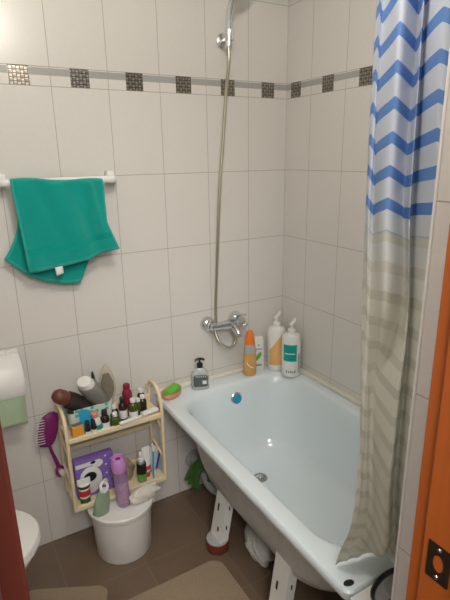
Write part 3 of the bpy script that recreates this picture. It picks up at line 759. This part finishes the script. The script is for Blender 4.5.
# sprayer with black label
sp_ = thing('spray_bottle', 'small spray bottle with black and green label on the lower shelf', 'bottle', (-.822, -.086, ZB))
lo('body', [(.0001, 0), (.019, 0), (.020, .003), (.020, .080), (.016, .090), (.009, .096), (.0001, .096)], 'greenliq', sp_)
lo('label_band', [(.0203, .030), (.0206, .031), (.0206, .084), (.018, .090)], 'black', sp_)
lo('green_band', [(.0206, .020), (.0209, .021), (.0209, .040), (.0206, .041)], 'greenp', sp_)
lo('sprayer', [(.0001, .096), (.011, .096), (.011, .110), (.007, .114), (.0085, .122), (.0085, .136), (.006, .139), (.0001, .139)], 'labelwhite', sp_)
def toothtube(name, label, loc, rot, m1, m2, L=.13):
    o = thing(name, label, 'tube', loc); o.rotation_euler = rot
    lo('cap', [(.0001, 0), (.010, 0), (.011, .02), (.0001, .02)], m2, o)
    bm = bmesh.new(); loft(bm, [[Vector((w * math.cos(2 * PI * k / 20), t * math.sin(2 * PI * k / 20), z)) for k in range(20)] for z, w, t in ((.02, .009, .009), (.026, .015, .013), (.06, .017, .011), (L * .9, .020, .003), (L, .020, .0015))])
    new('tube_body', bm, m1, o); return o
t1 = toothtube('toothpaste_tube', 'white toothpaste tube with red cap end standing beside the spray bottle', (-.792, -.070, ZB), (R(-4), R(2), R(10)), 'labelwhite', 'red', .140)
lo('red_band', [(.0150, .021), (.0158, .022), (.0172, .052), (.0165, .053)], 'red', t1, sy=.75)
t2 = toothtube('toothpaste_tube', 'white tube with a blue stripe standing at the right end of lower shelf', (-.762, -.068, ZB), (R(-3), R(4), R(0)), 'enamel_under', 'white', .130)
boxo('blue_stripe', (-.004, -.0135, .03), (.005, -.0125, .10), 'deepblue', t2, mtx=Matrix.Rotation(R(12), 4, 'Y'))
tb = thing('toothbrush', 'blue and white toothbrush leaning at the right end of the lower shelf', 'toothbrush', (-.775, -.098, ZB))
tubeo('handle', [(0, 0, 0), (.004, .006, .06), (.012, .014, .125)], .004, 'blue', tb)
boxo('brush_head', (-.006, -.006, .120), (.006, .004, .150), 'labelwhite', tb, bevel=.002, mtx=Matrix.Translation((.012, .016, 0)))
for o_ in set(bpy.data.objects) - before:
    if o_.parent is None:
        up = o_.location.z > .4
        o_.location += Vector((.004 if up else -.006, -.048, .044 if up else .042))
# lid goods
c = thing('spray_can', 'lilac aerosol can with pink-violet cap standing on the bucket lid', 'can', (-.933, -.202, ZL)); c.scale = (1, 1, 1.14)
c.rotation_euler = (0, R(-3), 0)
lo('body', [(.0001, 0), (.025, 0), (.027, .003), (.027, .130), (.025, .142), (.0001, .142)], 'lilac', c)
lo('print_band', [(.0271, .02), (.0275, .021), (.0275, .10), (.0271, .101)], mat('lilac_print', (.44, .27, .42), .35, vary=.35, scale=70), c)
lc = lo('cap', [(.0001, .142), (.028, .142), (.030, .150), (.029, .180), (.024, .196), (.022, .196), (.020, .182), (.0001, .180)], 'lilaclid', c)
lo('nozzle', [(.0001, .176), (.010, .176), (.010, .190), (.0001, .193)], 'purple', lc, sy=.7)
g = thing('green_bottle', 'translucent pale green bottle with ring cap standing on the bucket lid', 'bottle', (-1.030, -.205, ZL), R(20))
g.rotation_euler = (R(4), R(9), R(15))
lo('body', [(.0001, 0), (.034, 0), (.036, .004), (.033, .05), (.026, .088), (.020, .098), (.0001, .098)], 'greenliq', g, sy=.6)
rm = axis_m((0, -.002, .118), (.1, -1, .5))
bm = bmesh.new(); tube(bm, [rm @ Vector((.016 * math.cos(2 * PI * k / 24), .018 * math.sin(2 * PI * k / 24), 0)) for k in range(24)], .0055, 10, closed=True)
new('ring_cap', bm, 'labelwhite', g)
lo('collar', [(.0001, .096), (.016, .096), (.016, .106), (.0001, .106)], 'labelwhite', g, sy=.8)
o = crumple('rag', 'whitecloth', (.066, .026, .062), 6, seed=5); o.location = (-.850, -.222, ZL + .001); o.rotation_euler = (0, 0, R(10))
tag(o, 'folded cream-white rag lying on the right of the bucket lid', 'cloth')

# purple brush hanging at the side of the rack
q = thing('hanging_brush', 'magenta-purple hairbrush with pale bristles hanging upside down left of the shelf', 'hairbrush', (-1.165, -.030, .55))
bm = bmesh.new(); rings = []
for z, w, x, y in ((.066, .014, .022, -.01), (.060, .028, .018, -.012), (.035, .037, .010, -.016), (-.005, .038, .002, -.016), (-.045, .034, -.006, -.014), (-.064, .026, -.010, -.013), (-.070, .012, -.006, -.012)):
    rings.append([Vector((x + w * math.cos(2 * PI * k / 20), y + .008 * math.sin(2 * PI * k / 20), z)) for k in range(20)])
loft(bm, rings); new('brush_head', bm, 'purple', q)
bm = bmesh.new()
for i in range(10):
    for jx in range(4):
        z = .05 - i * .011; x = -.030 + jx * .006 - (.006 if i > 4 else 0)
        box(bm, (x - .012, -.020 - .001 * jx, z - .0012), (x + .004, -.017 - .001 * jx, z + .0012))
tag(new('bristles', bm, 'labelwhite', q, smooth=False), kind='stuff')['label'] = 'pale bristles'
tubeo('handle', smoothpath([(-.002, -.012, -.060), (.006, -.012, -.10), (.016, -.014, -.14), (.024, -.018, -.175)], 6), .006, 'purple', q, rfun=lambda s: .0055 + .003 * s)
bm = bmesh.new(); mt = axis_m((.026, -.022, -.190), (.3, -.9, .3)); tube(bm, [mt @ Vector((.014 * math.cos(2 * PI * k / 20), .019 * math.sin(2 * PI * k / 20), 0)) for k in range(20)], .006, 10, closed=True)
new('handle_loop', bm, 'purple', q)
w = crumple('shower_puff', 'whitecloth', (.018, .016, .034), 6, seed=2, n=14); w.location = (-1.128, -.050, .330)
tag(w, 'small white frilly puff hanging at the end of the purple brush', 'puff')

# ------------------------------------------------------------------ things on the bath rim
RZ = .5565
sd = thing('soap_dish', 'salmon oval soap dish on the corner of the bath rim', 'soap dish', (-.640, -.055, RZ), R(28)); sd.scale = (1.12, 1.12, 1.12)
lo('dish', [(.0001, 0), (.036, 0), (.046, .006), (.050, .022), (.048, .025), (.044, .022), (.040, .009), (.0001, .008)], 'salmon', sd, seg=36, sy=.66)
bm = bmesh.new(); loft(bm, [rrect(0, 0, .034, .018, .008, .010, 5), rrect(0, 0, .036, .020, .008, .016, 5), rrect(.003, 0, .036, .020, .008, .030, 5), rrect(.003, 0, .032, .017, .006, .034, 5)])
o = new('sponge', bm, 'sponge'); o.scale = (1.12, 1.12, 1.12); o.location = (-.638, -.055, RZ + .002); o.rotation_euler = (R(6), R(-8), R(30)); tag(o, 'bright green sponge lying in the salmon soap dish', 'sponge')
# dispenser
dp = thing('soap_dispenser', 'clear soap dispenser with slate label and black pump on the bath rim', 'soap dispenser', (-.497, -.055, RZ), R(-22))
bm = bmesh.new(); loft(bm, [rrect(0, 0, .036, .020, .016, 0, 6), rrect(0, 0, .040, .022, .018, .005, 6), rrect(0, 0, .041, .023, .019, .05, 6), rrect(0, 0, .037, .021, .018, .080, 6), rrect(0, 0, .022, .015, .013, .097, 6), rrect(0, 0, .012, .012, .010, .103, 6)])
new('bottle_body', bm, 'greyliq', dp)
bm = bmesh.new(); loft(bm, [[Vector((x, -.0236 + e, z)) for x, z in ((-.028, .018), (.028, .018), (.032, .024), (.032, .066), (.026, .074), (-.026, .074), (-.032, .066), (-.032, .024))] for e in (0, -.0008)])
dlb = new('front_label', bm, 'labeldark', dp)
bm = bmesh.new()
for k, (x, wd) in enumerate(((-.022, .005), (-.014, .006), (-.005, .005), (.003, .006), (.012, .005), (.020, .005))):
    box(bm, (x, -.0252, .064), (x + wd * .35, -.0246, .071)); box(bm, (x, -.0252, .0635 if k % 2 else .069), (x + wd, -.0246, .065 if k % 2 else .0708))
box(bm, (.008, -.0252, .030), (.027, -.0246, .047))
new('label_print', bm, 'labelwhite', dlb, smooth=False)
pu = lo('pump_collar', [(.0001, .103), (.014, .103), (.014, .120), (.008, .125), (.0045, .127), (.0045, .138), (.0001, .138)], 'black', dp)
tubeo('pump_nozzle', smoothpath([(.020, .004, .136), (.008, .002, .142), (-.006, 0, .143), (-.022, -.004, .136)], 4), .007, 'black', pu, sq=(.7, 1.2))
# orange shampoo
os_ = thing('shampoo_bottle', 'amber shampoo bottle with orange cap on the bath rim by the tap', 'bottle', (-.230, -.058, RZ), R(-15)); os_.scale = (1.05, 1.05, 1.14)
bm = bmesh.new(); loft(bm, [egg(.024, .024, .015, 0, 28), egg(.029, .029, .018, .006, 28), egg(.031, .031, .019, .04, 28), egg(.028, .028, .018, .10, 28), egg(.022, .022, .016, .138, 28)])
new('bottle_body', bm, 'amberliq', os_)
bm = bmesh.new(); loft(bm, [egg(.0285, .0285, .0185, .0995, 28), egg(.0245, .0245, .0175, .130, 28), egg(.0235, .0235, .0165, .1385, 28)]); new('clear_shoulder', bm, 'greyliq', os_)
bm = bmesh.new(); loft(bm, [egg(.0235, .0235, .0170, .1386, 28), egg(.021, .021, .016, .165, 28), egg(.015, .015, .013, .192, 28), egg(.008, .008, .008, .197, 28)]); new('cap', bm, 'orangecap', os_)
tubeo('swoosh_print', smoothpath([(-.020, -.0155, .062), (-.008, -.0185, .046), (.010, -.019, .036)], 4), .0022, 'labelwhite', os_, sq=(1, .5))
# white bottle with leaf
wb = thing('conditioner_bottle', 'small white bottle with a green leaf print behind the amber shampoo', 'bottle', (-.168, -.034, RZ), R(-20)); wb.scale = (1.1, 1.1, 1.12)
bm = bmesh.new(); loft(bm, [rrect(0, 0, .026, .012, .010, 0, 5), rrect(0, 0, .027, .014, .012, .004, 5), rrect(0, 0, .026, .014, .012, .140, 5), rrect(0, 0, .020, .011, .009, .152, 5)]); new('bottle_body', bm, 'labelwhite', wb)
bm = bmesh.new()
loft(bm, [[Vector((-.010 + .020 * s + .010 * math.sin(PI * s) * sg, -.0142 - e, .050 + .042 * s)) for s, sg in [(k / 8, 1) for k in range(9)] + [(1 - k / 8, -1) for k in range(1, 8)]] for e in (0, .0006)])
new('leaf_print', bm, 'greenp', wb)
boxo('green_line', (-.016, -.0148, .026), (.014, -.0141, .032), 'greenp', wb); boxo('green_mark', (-.004, -.0148, .118), (.003, -.0141, .124), 'greenp', wb)
box_bm = bmesh.new(); box(box_bm, (-.016, -.0148, .100), (.016, -.0141, .106)); new('name_print', box_bm, 'pipe', wb)
def pump_bottle(label, loc, rz):
    o = thing('pump_bottle', label, 'bottle', loc, rz)
    lo('bottle_body', [(.0001, 0), (.036, 0), (.040, .004), (.040, .180), (.036, .190), (.018, .196), (.015, .200), (.0001, .200)], 'labelwhite', o, seg=36)
    p = lo('pump_collar', [(.0001, .200), (.016, .200), (.016, .214), (.008, .218), (.006, .232), (.0001, .232)], 'white', o)
    tubeo('pump_nozzle', smoothpath([(-.006, 0, .232), (.002, 0, .240), (.012, 0, .250), (.018, 0, .262)], 4), .007, 'white', p, rfun=lambda s: .009 - .004 * s)
    return o
def wrap(bm, r, a0, a1, zf0, zf1, n=16):
    rr = []
    for k in range(n + 1):
        s = k / n; a = a0 + (a1 - a0) * s
        rr.append([Vector((rd * math.cos(a), rd * math.sin(a), z)) for rd, z in ((r, zf0(s)), (r + .0007, zf0(s)), (r + .0007, zf1(s)), (r, zf1(s)))])
    loft(bm, rr)
ob = pump_bottle('large white pump bottle with peach diagonal print in the bath corner', (-.078, -.058, RZ), 0); ob.scale = (1.1, 1.1, 1.1)
bm = bmesh.new(); wrap(bm, .0402, R(190), R(320), lambda s: .028, lambda s: .095 + .125 * s if s < .62 else .172); new('peach_label', bm, 'peach', ob)
te = pump_bottle('large white pump bottle with teal label and vertical dark lettering on the bath rim', (-.061, -.155, RZ), R(5)); te.scale = (1.12, 1.12, 1.06)
bm = bmesh.new(); wrap(bm, .0402, R(178), R(262), lambda s: .078, lambda s: .155); tl = new('teal_label', bm, 'teal', te)
bm = bmesh.new(); wrap(bm, .0412, R(190), R(250), lambda s: .112, lambda s: .116); new('label_line', bm, 'labelwhite', tl)
bm = bmesh.new(); rnd = random.Random(5)
for k in range(11):
    z = .022 + k * .0085; a = R(274 + rnd.uniform(-1, 1)); wrap(bm, .0402, a, a + R(7), lambda s: z, lambda s: z + .005, 3)
    if k < 9: wrap(bm, .0402, a + R(13), a + R(17), lambda s: z, lambda s: z + .003, 3)
for k in range(5):
    a = R(198 + k * 13); wrap(bm, .0402, a, a + R(3.5), lambda s: .022, lambda s: .036 - .004 * (k % 2), 2)
    wrap(bm, .0402, a, a + R(8), lambda s: .026, lambda s: .029, 2)
new('dark_lettering', bm, 'ink', te)

# ------------------------------------------------------------------ lights
def light(kind, name, loc, e, c, size=.1, rot=None):
    l = bpy.data.lights.new(name, kind); l.energy = e; l.color = c
    if kind == 'AREA': l.size = size
    else: l.shadow_soft_size = size
    o = bpy.data.objects.new(name, l); col.objects.link(o); o.location = loc
    if rot: o.rotation_euler = rot
    return o
light('POINT', 'bathroom_lamp', (-1.02, -1.30, 2.26), 18, (1, .96, .88), .06)
light('AREA', 'hall_fill', (-1.5, -2.6, 2.3), 30, (1, .95, .9), .6, (R(35), 0, R(-15)))  # added fill from the doorway side, no lamp known there
w = bpy.data.worlds.new('w'); bpy.context.scene.world = w; w.use_nodes = True
w.node_tree.nodes['Background'].inputs[0].default_value = (.93, .96, .93, 1); w.node_tree.nodes['Background'].inputs[1].default_value = .7

# ------------------------------------------------------------------ camera
cd = bpy.data.cameras.new('camera'); cam = bpy.data.objects.new('camera', cd); col.objects.link(cam)
cam.location = (-1.39755737, -1.83769288, 1.5657618)
cam.rotation_mode = 'XYZ'; cam.rotation_euler = (1.28096579, .0149584668, -.531207230)
cd.sensor_fit = 'HORIZONTAL'; cd.sensor_width = 36; cd.lens = 36 * 483.948 / 450; cd.clip_start = .02
bpy.context.scene.camera = cam
bpy.context.scene.view_settings.view_transform = 'Standard'
bpy.context.scene.view_settings.look = 'None'
